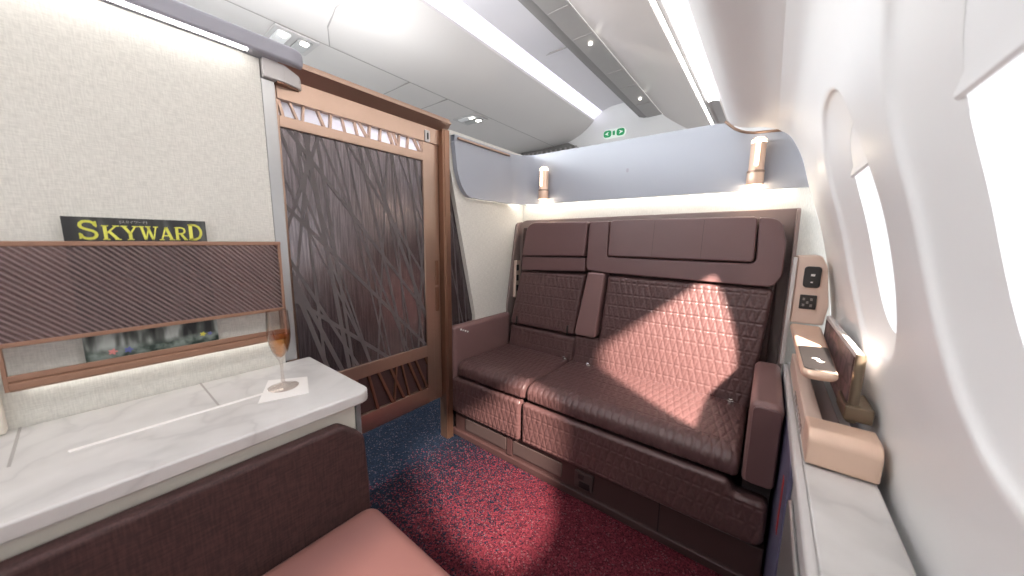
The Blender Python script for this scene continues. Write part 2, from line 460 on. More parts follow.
# ---- far end wall
o = put('wall_front', MB().box(-3.2, .8, 3.07, 3.12, 0, 2.26), 'white', smooth=False); tag(o, 'plain white end wall at the front of the cabin', kind='structure')
o = put('wall_rear', MB().box(-3.2, .8, -3.2, -3.15, 0, 2.26), 'white', smooth=False); tag(o, 'plain white bulkhead behind the viewer', kind='structure')
o = put('wall_aisle', MB().box(-3.25, -3.2, -3.2, 3.12, 0, 2.26), 'white', smooth=False); tag(o, 'white wall on the far side of the aisle', kind='structure')
ex = empty('exit_sign', (-1.21, 3.055, 1.965), 'small oval green exit sign with white arrows on the end wall', 'exit sign')
put('plate', MB().prism(rrect(-1.315, -1.105, 1.925, 2.000, .037), 'y', 3.052, 3.069), 'exit_white', ex, bevel=.003)
for sx in (-1, 1):
    g = put('green_field', MB().prism(rrect(*sorted((-1.21+sx*.024, -1.21+sx*.096)), 1.933, 1.992, .022), 'y', 3.049, 3.053), 'green', ex)
    c = -1.21+sx*.062
    put('arrow', MB().prism([(c-sx*.014,1.979),(c+sx*.022,1.9625),(c-sx*.014,1.946),(c-sx*.004,1.9625)], 'y', 3.046, 3.050), 'exit_white', g, smooth=False)
put('door_symbol', MB().prism([(-1.220,1.945),(-1.200,1.945),(-1.200,1.98),(-1.220,1.98)], 'y', 3.046, 3.053), 'green', ex, smooth=False)
vt = empty('wall_vent', (-1.9, 3.0, 1.9), 'dark grey slotted vent panel low on the far end wall', 'vent')
put('grille', MB().prism([(-2.45,1.80),(-1.45,1.80),(-1.52,1.872),(-1.66,1.945),(-1.98,1.925),(-2.3,1.915)], 'y', 3.03, 3.068), 'grey_dark', vt, bevel=.003)
sl = MB()
for k in range(14): sl.box(-2.3+k*.055, -2.28+k*.055, 3.025, 3.032, 1.83, 1.905)
tag(put('slot', sl, 'seam', vt, smooth=False), None, kind='stuff')

# ---- ceiling fittings over the aisle
def ceiling_unit(x0, x1, y0, y1, label):
    u = empty('ceiling_lamp_unit', ((x0+x1)/2, (y0+y1)/2, 1.93), label, 'ceiling lamp', 'lamp units in the aisle ceiling')
    put('frame', MB().prism(rrect(x0, x1, y0, y1, .006), 'z', 1.924, 1.932), 'lgrey', u, bevel=.002)
    w = x1-x0
    for k, (a, b_) in enumerate(((.10, .40), (.55, .88))):
        f = put('lamp_well', MB().prism(rrect(x0+w*.15, x1-w*.12, y0+(y1-y0)*a, y0+(y1-y0)*b_, .015), 'z', 1.918, 1.925), 'greymetal' if k else 'white', u, bevel=.002)
        put('lamp', MB().prism(rrect(x1-w*.35, x1-w*.16, y0+(y1-y0)*(a+.08), y0+(y1-y0)*(b_-.08), .008), 'z', 1.914, 1.919), 'spot_em', f)
    return u
ceiling_unit(-2.0, -1.82, .63, .82, 'square lamp unit in the ceiling above the lilac ledge')
ceiling_unit(-2.07, -1.84, 1.90, 2.06, 'slim lamp unit in the ceiling beyond the sliding door')

# ================================================================== WINDOW SIDE LINING
prof = [(-.178,1.555),(-.186,1.51),(-.176,1.47),(-.15,1.446),(-.12,1.434),(-.06,1.424),(-.02,1.410),(.015,1.385),(.04,1.345),(.062,1.295),(.088,1.205),(.112,1.13),(.133,1.065),(.148,1.01),(.168,.92),(.186,.82),(.200,.72),(.211,.62),(.218,.5),(.222,.3),(.222,.0)]
low = [p for p in prof if p[1] <= 1.41][::-1]
lz = np.array([p[1] for p in low]); lx = np.array([p[0] for p in low])
def cub(z):  # smooth x(z) (Catmull-Rom in z)
    i = int(np.clip(np.searchsorted(lz, z)-1, 0, len(lz)-2))
    z0, z1 = lz[i], lz[i+1]; t = (z-z0)/(z1-z0)
    m0 = (lx[i+1]-lx[max(i-1,0)])/(lz[i+1]-lz[max(i-1,0)]); m1 = (lx[min(i+2,len(lx)-1)]-lx[i])/(lz[min(i+2,len(lz)-1)]-lz[i])
    h = z1-z0
    return (2*t**3-3*t**2+1)*lx[i]+(t**3-2*t**2+t)*h*m0+(-2*t**3+3*t**2)*lx[i+1]+(t**3-t**2)*h*m1
WZ, RA, RB = 1.035, .205, .262
WY = [-.64, -.10, .44, .98]
PITCH = .54
HY, HZ, HA, HB = -.030, -.008, .150, .208   # glazed opening: offset from the ring centre and half sizes
ZB, ZT = .745, 1.345
def ripple(y, z):   # gentle scallop of the lining: proud ribs midway between windows
    k = min(1, max(0, (z-ZB)/.12))*min(1, max(0, (ZT-z)/.12))
    t = ((y-WY[2])/PITCH) % 1.0
    r = -.005*k*math.exp(-((t-.5)/.16)**2)
    return r
def lining_pt(y, z, yc=None, extra=0):
    x = cub(z); e = 1e-3; dx = (cub(min(z+e, 1.409))-cub(z-e))/(2*e if z+e < 1.409 else (1.409-z+e))
    n = Vector((1, 0, -dx)).normalized()
    d = ripple(y, z)+extra
    return (x+n.x*d, y, z+n.z*d)
mb = MB()
ZB, ZT = .745, 1.345
def gridpatch(f, us, vs):
    V = [f(u, v) for u in us for v in vs]; n = len(vs)
    mb.add(V, [(i*n+j, i*n+j+1, (i+1)*n+j+1, (i+1)*n+j) for i in range(len(us)-1) for j in range(n-1)])
ys = list(np.linspace(WY[0]-PITCH/2, WY[-1]+PITCH/2, 161)) + list(np.linspace(WY[-1]+PITCH/2+.01, 1.598, 34))
ysr = list(np.linspace(-3.15, WY[0]-PITCH/2, 30))
gridpatch(lambda y, z: lining_pt(y, z), ys, list(np.linspace(0, ZB, 30)))
gridpatch(lambda y, z: lining_pt(y, z), ys, list(np.linspace(ZT, 1.409, 10)))
up = [p for p in prof if p[1] > 1.409][::-1]
up = [(lining_pt(0, 1.409)[0], 1.409+.0)]+up
# smooth the upper nose
from mathutils.geometry import interpolate_bezier
un = []
for i in range(len(up)-1):
    a = Vector(up[max(i-1,0)]); b_ = Vector(up[i]); c = Vector(up[i+1]); d = Vector(up[min(i+2, len(up)-1)])
    for k in range(5):
        t = k/5
        q = .5*((2*b_)+(c-a)*t+(2*a-5*b_+4*c-d)*t*t+(-a+3*b_-3*c+d)*t**3); un.append(tuple(q))
un.append(up[-1])
gridpatch(lambda y, i: (un[i][0], y, un[i][1]), [-3.15, WY[0]-PITCH/2, 0, 1.2, 1.598], list(range(len(un))))
gridpatch(lambda y, z: lining_pt(y, z), ysr, list(np.linspace(0, 1.409, 50)))
gridpatch(lambda y, z: lining_pt(y, z), [y for y in ys if y >= WY[-1]+PITCH/2-1e-6], list(np.linspace(ZB, ZT, 40)))
NA = 128
def sup(a): return (abs(math.cos(a))**2.5+abs(math.sin(a))**2.5)**(-1/2.5)
def ringpt(yc, a, rho): return yc+RA*rho*sup(a)*math.cos(a), WZ+RB*rho*sup(a)*math.sin(a)
def holept(yc, a, g=1): return yc+HY+HA*g*sup(a)*math.cos(a), WZ+HZ+HB*g*sup(a)*math.sin(a)
for yc in WY:
    def rectpt(a):
        c, s = math.cos(a), math.sin(a); hy, hz0, hz1 = PITCH/2, ZB-WZ, ZT-WZ
        y, z = ringpt(yc, a, 1); dy, dz = y-yc, z-WZ
        t = min(hy/abs(dy) if abs(dy) > 1e-9 else 9, (hz1/dz if dz > 1e-9 else (hz0/dz if dz < -1e-9 else 9)))
        return yc+dy*t, WZ+dz*t
    rp = [rectpt(2*PI*k/NA) for k in range(NA)]
    for cy_ in (yc-PITCH/2, yc+PITCH/2):
        for cz_ in (ZB, ZT):
            k = min(range(NA), key=lambda k: (rp[k][0]-cy_)**2+(rp[k][1]-cz_)**2); rp[k] = (cy_, cz_)
    V = []; nr = 0
    # opening edge -> dished reveal -> soft lip -> flat lining -> cell border
    for t, dep in ((0,.0305),(.08,.0285),(.2,.026),(.35,.0225),(.5,.019),(.65,.0155),(.78,.0125),(.88,.0098),(.94,.0072),(.97,.0048),(1,.0022)):
        for k in range(NA):
            a = 2*PI*k/NA; p = holept(yc, a); q = ringpt(yc, a, 1)
            V.append(lining_pt(p[0]+(q[0]-p[0])*t, p[1]+(q[1]-p[1])*t, yc, dep))
        nr += 1
    for rho, dep in ((1.015, .0006), (1.03, 0), (1.05, 0)):
        V += [lining_pt(*ringpt(yc, 2*PI*k/NA, rho), yc, dep) for k in range(NA)]; nr += 1
    for t in (.15, .3, .45, .6, .75, .88, 1.0):
        for k in range(NA):
            p = ringpt(yc, 2*PI*k/NA, 1.05); q = rp[k]
            V.append(lining_pt(p[0]+(q[0]-p[0])*t, p[1]+(q[1]-p[1])*t, yc))
        nr += 1
    mb.add(V, [(i*NA+k, i*NA+(k+1) % NA, (i+1)*NA+(k+1) % NA, (i+1)*NA+k) for i in range(nr-1) for k in range(NA)])
lin = put('wall_right', mb, 'white', recalc=False, angle=60)
tag(lin, 'smooth white curved window-side lining', kind='structure')
# lower outer hull (blocks outside light below the windows) – part of the same side wall
for i, yc in enumerate(WY[::-1]):
    wn = empty('window_%d' % (i+1), (cub(WZ)+.02, yc, WZ), 'oval cabin window with a part-lowered white shade', kind='structure')
    V = [lining_pt(*holept(yc, 2*PI*k/48, 1.03), None, .0345) for k in range(48)]
    put('pane', MB().add(V, [tuple(range(48))]), 'pane', wn, smooth=False, recalc=False)
    # shade: sheet that follows the wall, its lower lip turned inwards
    zs = {0: 1.145, 1: 1.14, 2: .99}.get(i, 1.15)  # unseen window beside the viewer: shade lowered to trim the ottoman light
    sh = MB(); cols = 13; V = []
    for k in range(cols):
        y = yc+HY-HA*.99+2*HA*.99*k/(cols-1)
        for z, e in ((1.245, .031), (1.235, .031), (1.20, .031), (zs+.02, .031), (zs+.008, .028), (zs, .0255), (zs-.004, .028), (zs-.004, .032)):
            V.append(lining_pt(y, z, None, e))
    sh.add(V, [(k*8+j, k*8+j+1, (k+1)*8+j+1, (k+1)*8+j) for k in range(cols-1) for j in range(7)])
    put('shade', sh, 'white', wn, recalc=False)

# ================================================================== SUITE BACK PARTITION
PB = empty('wall_back', (-.55, 1.66, 0), 'suite partition behind the sofa, pale blue above cream fabric', kind='structure')
put('fabric_panel', MB().prism([(-1.23,0),(.205,0),(.205,.7),(.19,.85),(.15,1.03),(.12,1.12),(.09,1.24),(.04,1.34),(-1.23,1.34)], 'y', 1.66, 1.69), 'cream', PB, smooth=False)
# side partition, raked front edge next to the door post
put('side_fabric_panel', MB().prism(roundpoly([(1.245,0),(1.66,0),(1.66,1.49),(1.045,1.49),(1.058,1.42),(1.245,.60)], [0,0,0,.01,.02,.02]), 'x', -1.225, -1.20), 'cream', PB, smooth=False)
# blue upper panel swept round the corner
s_path = []
xs, R = -1.172, .11
for y in np.linspace(1.085, 1.49, 28): s_path.append((xs, y, (-1, 0)))
for k in range(1, 13):
    a = PI/2*k/12; s_path.append((xs+R-R*math.cos(a), 1.49+R*math.sin(a), (-math.cos(a), math.sin(a))))
for x in list(np.linspace(xs+R, -.18, 30))[1:]+list(np.linspace(-.18, .094, 40))[1:]: s_path.append((x, 1.60, (0, 1)))
def blue_top(x, y):
    if y < 1.59 or x < -.185: return 1.466
    t = np.interp(x, [-.185,-.170,-.150,-.13,-.112,-.09,-.06,.0,.02,.042,.066,.083,.094], [1.466,1.450,1.432,1.420,1.413,1.408,1.406,1.402,1.385,1.345,1.295,1.235,1.204]); return float(t)
def blue_bot(x, y):
    if x < xs+1e-6 and y < 1.20:
        t = (1.20-y)/.115; return 1.20+.235*(1-math.sqrt(max(0, 1-t**2.2)))
    return 1.20
nz = 8; F_ = []; B_ = []
for x, y, n in s_path:
    zt, zb = blue_top(x, y), min(blue_bot(x, y), 1.455)
    for k in range(nz+1):
        z = zb+(zt-zb)*k/nz
        F_.append((x, y, z)); B_.append((x+n[0]*.024, y+n[1]*.024, z))
m_ = len(s_path); w_ = nz+1; o_ = len(F_)
fs = [(i*w_+k, i*w_+k+1, (i+1)*w_+k+1, (i+1)*w_+k) for i in range(m_-1) for k in range(nz)]
fs += [tuple(o_+j for j in f[::-1]) for f in fs]
fs += [(i*w_, (i+1)*w_, o_+(i+1)*w_, o_+i*w_) for i in range(m_-1)] + [(i*w_+nz, o_+i*w_+nz, o_+(i+1)*w_+nz, (i+1)*w_+nz) for i in range(m_-1)]
put('blue_panel', MB().add(F_+B_, fs), 'blue', PB, angle=50)
# light cove under the blue panel
cv = MB()
cv.box(-1.16, .05, 1.628, 1.655, 1.204, 1.21)
put('cove_light', cv, 'led_soft', PB, smooth=False)
cv = MB(); cv.box(-1.197, -1.178, 1.19, 1.62, 1.206, 1.212)
put('cove_light', cv, 'led_soft', PB, smooth=False)
# copper trims
tp = [(x, 1.600, blue_top(x, 1.6)+.003) for x in np.linspace(-.186, .02, 36)]
put('copper_trim', MB().tube(tp, .005, 8), 'copper', PB)
put('copper_rail', MB().box(-1.171, -1.160, 1.10, 1.48, 1.447, 1.457), 'copper', PB, bevel=.002)
put('coat_hook_mark', MB().prism(rrect(-.566, -.553, 1.318, 1.336, .005), 'y', 1.5985, 1.6005), 'lilac', PB, bevel=.002)

def wall_lamp():
    w = empty('wall_lamp', (0, 0, 0), '', 'wall lamp', 'copper wall lamps on the blue partition')
    w.location = (-1.0, 1.57, 1.22)
    put('body', MB().lathe([(.0255,.0),(.027,.004),(.027,.045),(.0255,.048),(.0255,.052),(.024,.054),(.024,.155),(.020,.165),(.0,.167)], -1.0, 1.57, 28, 1.22, cap=False), 'peach', w)
    put('ring', MB().lathe([(.0275,.042),(.0285,.046),(.0275,.050),(.024,.050)], -1.0, 1.57, 28, 1.22, cap=False), 'copper', w)
    put('mount', MB().box(-1.012, -.988, 1.585, 1.5995, 1.26, 1.36), 'peach', w, bevel=.002)
    put('bulb', MB().lathe([(0,.004),(.014,.006),(.018,.014),(.016,.026),(0,.034)], -1.0, 1.57, 20, 1.22, cap=False), 'spot_em', w)
    put('light_slot', MB().prism(rrect(-1.0065, -.9935, 1.285, 1.372, .004), 'y', 1.5435, 1.552), 'lamp_em', w)
    put('top_diffuser', MB().lathe([(.0243,.148),(.0235,.158),(.017,.167),(0,.170)], -1.0, 1.57, 28, 1.22, cap=False), 'lamp_em', w)
    return w
wl = wall_lamp(); wl['label'] = 'slim copper wall lamp above the left end of the sofa'
w2 = copy_tree(wl); w2.location = (-.068, 1.57, 1.215); w2['label'] = 'copper wall lamp on the right end of the blue partition, by the window lining'

# ================================================================== SUITE DOOR
DX = -1.222
D = empty('door_1', (DX, .7, 0), 'copper-framed sliding suite door with a smoked patterned panel', kind='structure')
fr = MB()
fr.box(DX-.02, DX, .985, 1.03, .22, 1.46)
fr.box(DX-.02, DX+.004, .945, .985, .223, 1.46)      # right stile
fr.box(DX-.02, DX+.004, .385, .413, .223, 1.46)      # left stile
fr.box(DX-.02, DX+.004, .413, .945, 1.333, 1.366)    # rail under lattice
fr.box(DX-.02, DX+.004, .413, .945, .452, .505)      # lower rail
fr.box(DX-.02, DX+.004, .413, .945, .223, .297)      # bottom rail
put('frame', fr, 'copper', D, bevel=.0015)
put('header', MB().box(DX-.03, DX+.008, .41, 1.07, 1.412, 1.478), 'copper', D, bevel=.002)
put('cornice', MB().prism([(DX-.03,1.476),(DX+.012,1.476),(DX+.040,1.503),(DX+.046,1.505),(DX+.046,1.512),(DX+.036,1.514),(DX+.036,1.526),(DX-.03,1.526)], 'y', .41, 1.072), 'copper', D, bevel=.0015)
put('post', MB().prism([(DX-.02,1.032),(DX+.030,1.032),(DX+.030,1.040),(DX+.036,1.040),(DX+.036,1.068),(DX-.02,1.068)], 'z', 0, 1.48), 'copper_dk', D, bevel=.002)
put('panel', MB().box(DX-.014, DX-.006, .410, .948, .50, 1.336), 'door_glass', D, smooth=False)
put('added_frosted_sheet', MB().box(DX-.018, DX-.013, .410, .948, 1.362, 1.414), 'frost', D, smooth=False)  # sheet added behind the lattice so its openings show bright
put('lower_panel', MB().box(DX-.018, DX-.010, .410, .948, .295, .455), 'base', D, smooth=False)
# strands laid over the smoked panel, clipped to its frame
def clip_quad(a, b_, w, lo, hi):
    """band from a to b (y,z) of width w clipped to the rectangle lo..hi"""
    d = Vector((b_[0]-a[0], b_[1]-a[1])).normalized(); n = Vector((-d.y, d.x))*w/2
    poly = [Vector(a)+n-d*.3, Vector(b_)+n+d*.3, Vector(b_)-n+d*.3, Vector(a)-n-d*.3]
    for ax, val, sg in ((0, lo[0], 1), (0, hi[0], -1), (1, lo[1], 1), (1, hi[1], -1)):
        out = []
        for i, p in enumerate(poly):
            q = poly[(i+1) % len(poly)]; ip = sg*(p[ax]-val) >= 0; iq = sg*(q[ax]-val) >= 0
            if ip: out.append(p)
            if ip != iq: t = (val-p[ax])/(q[ax]-p[ax]); out.append(p.lerp(q, t))
        poly = out
        if len(poly) < 3: return None
    return [tuple(p) for p in poly]
def bands(lst, lo, hi, x0, x1):
    mb = MB()
    for k, (a, b_, w) in enumerate(lst):
        p = clip_quad(a, b_, w, lo, hi)
        if p: mb.prism(p, 'x', x0+k*1e-5, x1+k*1e-5)
    return mb
random.seed(11)
st = []
for k in range(17):
    y = .24+k*.042+random.uniform(-.012, .012)
    st.append(((y, 1.34), (y+random.choice((.05, .09, .14, .20, .26, .34))*random.uniform(.8, 1.3), .50), random.choice((.006, .008, .011, .014))))
for (a, b_, w) in (((.41,1.02),(.53,1.34),.010), ((.41,.74),(.50,1.34),.008), ((.50,.50),(.46,1.34),.009), ((.60,.50),(.52,1.34),.010), ((.70,.50),(.78,1.34),.007), ((.93,.52),(.80,1.34),.009), ((.90,.50),(.95,1.1),.010),
                   ((.41,.80),(.75,.50),.013), ((.41,.93),(.62,.50),.010), ((.41,1.10),(.95,.50),.012), ((.50,1.25),(.95,.66),.011), ((.62,1.34),(.95,.82),.009)):
    st.append((a, b_, w))
put('strand_pattern', bands(st, (.413, .505), (.945, 1.333), DX-.006, DX-.0045), 'strand', D, smooth=False, recalc=False)
def lattice(lo, hi, step, seed, w, x0, x1, mat, name):
    random.seed(seed); l = []; y = lo[0]-.04; h = hi[1]-lo[1]
    while y < hi[0]+.03:
        l.append(((y, hi[1]), (y+random.choice((.012, .022, .034, -.006))*h/.045*.8, lo[1]), w*random.uniform(.7, 1.2)))
        y += step*random.uniform(.55, 1.35)
    return put(name, bands(l, lo, hi, x0, x1), mat, D, smooth=False)
lattice((.413, 1.366), (.945, 1.412), .034, 3, .007, DX-.012, DX+.001, 'copper', 'top_lattice')
lattice((.413, .297), (.945, .452), .048, 5, .010, DX-.0098, DX+.001, 'copper_dk', 'lower_lattice')
h_ = put('handle', MB().prism(roundpoly([(1.000,.66),(1.016,.66),(1.016,.775),(1.000,.775)], .003)+[], 'x', DX-.001, DX+.006), 'copper_dk', D, bevel=.002)
put('handle', MB().prism(roundpoly([(1.000,.785),(1.016,.785),(1.016,.90),(1.000,.90)], .003), 'x', DX-.001, DX+.006), 'copper_dk', D, bevel=.002)
lk = put('latch', MB().prism(rrect(.952, .978, 1.412, 1.460, .004), 'x', DX+.002, DX+.013), 'lgrey', D, bevel=.002)
put('latch_slot', MB().prism(rrect(.961, .969, 1.422, 1.449, .003), 'x', DX+.012, DX+.0145), 'black', lk)
# dark patterned fixed panel between post and raked partition
dp = empty('trim_3', (DX, 1.15, .8), 'dark narrow patterned panel between the door post and the sofa partition', kind='structure')
put('panel', MB().prism([(1.068,0),(1.30,0),(1.30,.55),(1.12,1.46),(1.068,1.46)], 'x', DX-.012, DX-.006), 'door_glass', dp, smooth=False)
put('strand_pattern', bands([((1.05+.04*k, 1.46), (1.12+.05*k, .4), .006) for k in range(6)]+[((1.07,1.0),(1.2,.5),.006),((1.07,1.2),(1.2,.9),.006)], (1.07, .02), (1.24, 1.40), DX-.006, DX-.0045), 'strand', dp, smooth=False, recalc=False)

# ================================================================== LEFT WALL, LEDGE
LW = empty('wall_left', (-1.2, 0, 0), 'cream woven fabric wall on the left of the suite', kind='structure')
put('fabric_panel', MB().box(-1.23, -1.20, -1.6, .368, 0, 1.50), 'cream', LW, smooth=False)
put('edge_strip', MB().box(-1.228, -1.1995, .369, .402, .602, 1.450), 'greymetal', LW, bevel=.002)
tag(put('trim_4', MB().box(-1.1985, -1.17, -1.5, -.128, .602, .972), 'cream_plain', None, bevel=.004), 'cream panel step at the left end of the magazine rack', kind='structure')
LG = empty('overhead_ledge', (-1.2, 0, 1.5), 'lilac grey overhead ledge with a bright light strip beneath it', 'ledge')
lo_ = roundpoly([(-1.45,-1.6),(-1.158,-1.6),(-1.158,.475),(-1.45,.52)], [0,0,.045,0], 10)
put('fascia', MB().prism(lo_, 'z', 1.502, 1.548), 'lilac', LG, bevel=.009, segs=4)
put('light_strip', MB().prism(rrect(-1.176, -1.166, -1.5, .335, .004), 'z', 1.4975, 1.504), 'led', LG)
put('end_cap', MB().prism(roundpoly([(-1.40,.372),(-1.185,.372),(-1.185,.425),(-1.20,.475),(-1.29,.50),(-1.40,.50)], [0,0,.01,.02,.02,0]), 'z', 1.452, 1.503), 'lgrey', LG, bevel=.003)
put('cap_underside', MB().prism(roundpoly([(-1.40,.406),(-1.19,.406),(-1.19,.425),(-1.205,.470),(-1.29,.495),(-1.40,.495)], [0,0,.01,.02,.02,0]), 'z', 1.448, 1.4525), 'copper_dk', LG)

# ================================================================== MAGAZINE RACK + MAGAZINE
RK = empty('magazine_rack', (-1.17, .13, .69), 'wall-mounted magazine rack with a pleated smoked panel and brown rails', 'magazine rack')
put('panel', MB().box(-1.163, -1.159, -.14, .366, .786, .976), 'rack', RK, smooth=False)
put('top_rail', MB().box(-1.166, -1.155, -1.5, .368, .975, .985), 'wood_trim', RK, bevel=.0015)
put('middle_rail', MB().box(-1.166, -1.155, -.114, .368, .778, .787), 'wood_trim', RK, bevel=.0015)
put('tray', MB().prism([(-1.2,.688),(-1.158,.688),(-1.152,.693),(-1.152,.705),(-1.156,.708),(-1.152,.711),(-1.152,.722),(-1.158,.722),(-1.158,.697),(-1.2,.697)], 'y', -.114, .366), 'wood_trim', RK, bevel=.001)
put('under_light', MB().box(-1.192, -1.182, -.10, .35, .6845, .6875), 'led_under', RK, smooth=False)
put('end_post', MB().box(-1.166, -1.153, -.119, -.113, .69, .79), 'wood_trim', RK, bevel=.001)
put('end_post', MB().box(-1.198, -1.155, .360, .367, .69, .98), 'wood_trim', RK, bevel=.001)
put('panel_backing_rail', MB().box(-1.198, -1.160, -.119, -.113, .69, .70), 'wood_trim', RK, bevel=.001)

MG = empty('magazine', (-1.182, .095, .70), 'dark magazine with yellow SKYWARD title standing in the wall rack', 'magazine')
mg = put('pages', MB().box(-1.187, -1.1815, -.017, .209, .700, 1.036), 'paper', MG, smooth=False)
put('cover', MB().box(-1.1815, -1.1805, -.018, .209, .700, 1.037), 'cover', MG, smooth=False)
# letters as strokes: unit box 0..1 wide, 0..1 tall
LET = {
 'S': [('c', [(.82,.74),(.76,.86),(.62,.93),(.46,.945),(.31,.92),(.21,.84),(.18,.73),(.23,.63),(.36,.56),(.52,.51),(.68,.455),(.79,.37),(.82,.27),(.78,.16),(.67,.08),(.51,.055),(.35,.075),(.23,.15),(.17,.27)], .125), ('l', (.83,.66),(.83,.96),.07), ('l', (.15,.04),(.15,.34),.07)],
 'K': [('l',(.22,0),(.22,1),.17),('l',(.06,.03),(.42,.03),.07),('l',(.06,.97),(.42,.97),.07),('l',(.26,.42),(.78,.97),.09),('l',(.42,.58),(.82,.03),.17),('l',(.62,.97),(.96,.97),.07),('l',(.66,.03),(1.0,.03),.07)],
 'Y': [('l',(.18,.97),(.50,.45),.17),('l',(.82,.97),(.52,.45),.09),('l',(.5,0),(.5,.5),.17),('l',(.02,.97),(.38,.97),.07),('l',(.64,.97),(.98,.97),.07),('l',(.32,.03),(.68,.03),.07)],
 'W': [('l',(.14,.97),(.30,.02),.14),('l',(.50,.90),(.32,.02),.08),('l',(.46,.97),(.68,.02),.14),('l',(.88,.97),(.70,.02),.08),('l',(.0,.97),(.28,.97),.07),('l',(.34,.97),(.60,.97),.07),('l',(.74,.97),(1.0,.97),.07)],
 'A': [('l',(.16,.02),(.48,.97),.09),('l',(.82,.02),(.50,.97),.17),('l',(.26,.33),(.72,.33),.08),('l',(.0,.03),(.32,.03),.07),('l',(.64,.03),(1.0,.03),.07)],
 'R': [('l',(.22,0),(.22,1),.17),('l',(.06,.03),(.40,.03),.07),('l',(.06,.97),(.30,.97),.07),('c',[(.22,.96),(.55,.96),(.76,.88),(.80,.74),(.74,.58),(.55,.50),(.22,.50)],.11),('l',(.50,.50),(.82,.03),.16),('l',(.70,.03),(.98,.03),.07)],
 'D': [('l',(.22,0),(.22,1),.17),('l',(.06,.03),(.30,.03),.07),('l',(.06,.97),(.30,.97),.07),('c',[(.22,.96),(.52,.95),(.76,.84),(.88,.64),(.90,.5),(.88,.36),(.76,.16),(.52,.05),(.22,.04)],.13)],
}
def letter(mb, ch, y0, z0, w, h, x):
    for st_ in LET[ch]:
        segs = [(st_[1], st_[2], st_[3])] if st_[0] == 'l' else [(a, b_, st_[2]) for a, b_ in zip(st_[1], st_[1][1:])]
        for a, b_, t in segs:
            A = Vector((a[0]*w, a[1]*h)); B = Vector((b_[0]*w, b_[1]*h)); d = (B-A)
            if d.length < 1e-9: continue
            d.normalize(); n = Vector((-d.y, d.x))*t*h*.5
            e = d*(t*h*.12 if st_[0] == 'c' else 0)
            mb.prism([(y0+p.x, z0+p.y) for p in (A-e+n, A-e-n, B+e-n, B+e+n)], 'x', x, x+.0006)
tm = MB(); yc_ = -.001
for ch, w, h in (('S', .036, .042), ('K', .031, .032), ('Y', .030, .032), ('W', .034, .032), ('A', .028, .032), ('R', .026, .032), ('D', .030, .040)):
    letter(tm, ch, yc_, .988, w*.935, h, -1.1802); yc_ += w*.94
put('title', tm, 'yellow', MG, smooth=False)
def text_mesh(s, size, name, mat, parent, mtx):
    cu = bpy.data.curves.new(name, 'FONT'); cu.body = s; cu.size = size; cu.extrude = .0002
    ob = bpy.data.objects.new(name+'_tmp', cu); C.objects.link(ob)
    dg = bpy.context.evaluated_depsgraph_get(); me = bpy.data.meshes.new_from_object(ob.evaluated_get(dg))
    bpy.data.objects.remove(ob); me.transform(mtx)
    off = parent.location; me.transform(Matrix.Translation(-off)); me.materials.clear(); me.materials.append(M[mat])
    o = bpy.data.objects.new(name, me); C.objects.link(o); o.parent = parent; return o
# x of text -> +y of the world, y of text -> +z, normal -> +x
TM = Matrix(((0,0,1,-1.1798),(1,0,0,.062),(0,1,0,1.0265),(0,0,0,1)))
try: text_mesh('[スカイワード]', .0065, 'subtitle', 'ink', MG, TM)
except Exception: pass
fl_ = lambda y, z, r, c, nm: put('printed_flower', MB().prism([(y+r*(1+.3*math.cos(5*a))*math.cos(a), z+r*(1+.3*math.cos(5*a))*math.sin(a)) for a in [2*PI*k/30 for k in range(30)]], 'x', -1.1806, -1.1799), c, MG, smooth=False)
for nm, col in (('fl_pink', (.70, .25, .24)), ('fl_blue', (.14, .16, .42)), ('fl_yellow', (.62, .58, .08))): M[nm] = plain(nm, col, .5)
fl_(.022, .731, .006, 'fl_pink', 'p'); fl_(.046, .730, .006, 'fl_blue', 'b'); fl_(.178, .739, .005, 'fl_yellow', 'y'); fl_(.192, .738, .004, 'fl_blue', 'b')

# ================================================================== LEFT COUNTER
CT = empty('side_counter', (-1.0, 0, 0), 'side counter with a white marble top and cream front on the left', 'counter')
put('marble_top', MB().prism(roundpoly([(-1.1975,-1.5),(-.803,-1.5),(-.803,.438),(-1.1975,.438)], [0,.005,.035,.0], 10), 'z', .570, .600), 'marble', CT, bevel=.007, segs=4)
put('front_panel', MB().box(-1.195, -.822, -1.48, .398, .0, .570), 'cream_plain', CT, bevel=.002)
put('end_strip', MB().box(-1.195, -.818, .399, .412, .0, .569), 'greymetal', CT, bevel=.002)
for yy in (.161, -.117): put('lid_joint', MB().box(-1.197, -1.004, yy, yy+.004, .5995, .6006), 'seam', CT, smooth=False)
put('lid_edge_strip', MB().prism(rrect(-.996, -.986, -.053, .247, .002), 'z', .599, .6022), 'paper', CT, bevel=.001)
NP = put('paper_napkin', MB().prism([(-.939,.223),(-.904,.322),(-1.018,.362),(-1.072,.283)], 'z', .6002, .6022), 'paper', smooth=False)
tag(NP, 'square white paper napkin under the wine glass', 'napkin')
GL = empty('champagne_flute', (-.992, .294, .6022), 'half-full champagne flute standing on the white napkin', 'glass')
gx, gy, gz = -.992, .294, .6024
outer = [(0,.0),(.034,.0),(.035,.002),(.030,.004),(.012,.008),(.005,.014),(.0038,.03),(.0036,.060),(.0048,.072),(.010,.084),(.018,.100),(.0235,.120),(.0262,.142),(.0262,.165),(.0248,.190),(.0238,.208)]
inner = [(.0230,.208),(.0240,.190),(.0253,.165),(.0253,.142),(.0226,.121),(.0170,.102),(.009,.088),(.0,.081)]
put('glass_body', MB().lathe(outer+inner, gx, gy, 40, gz, cap=False), 'glass', GL)
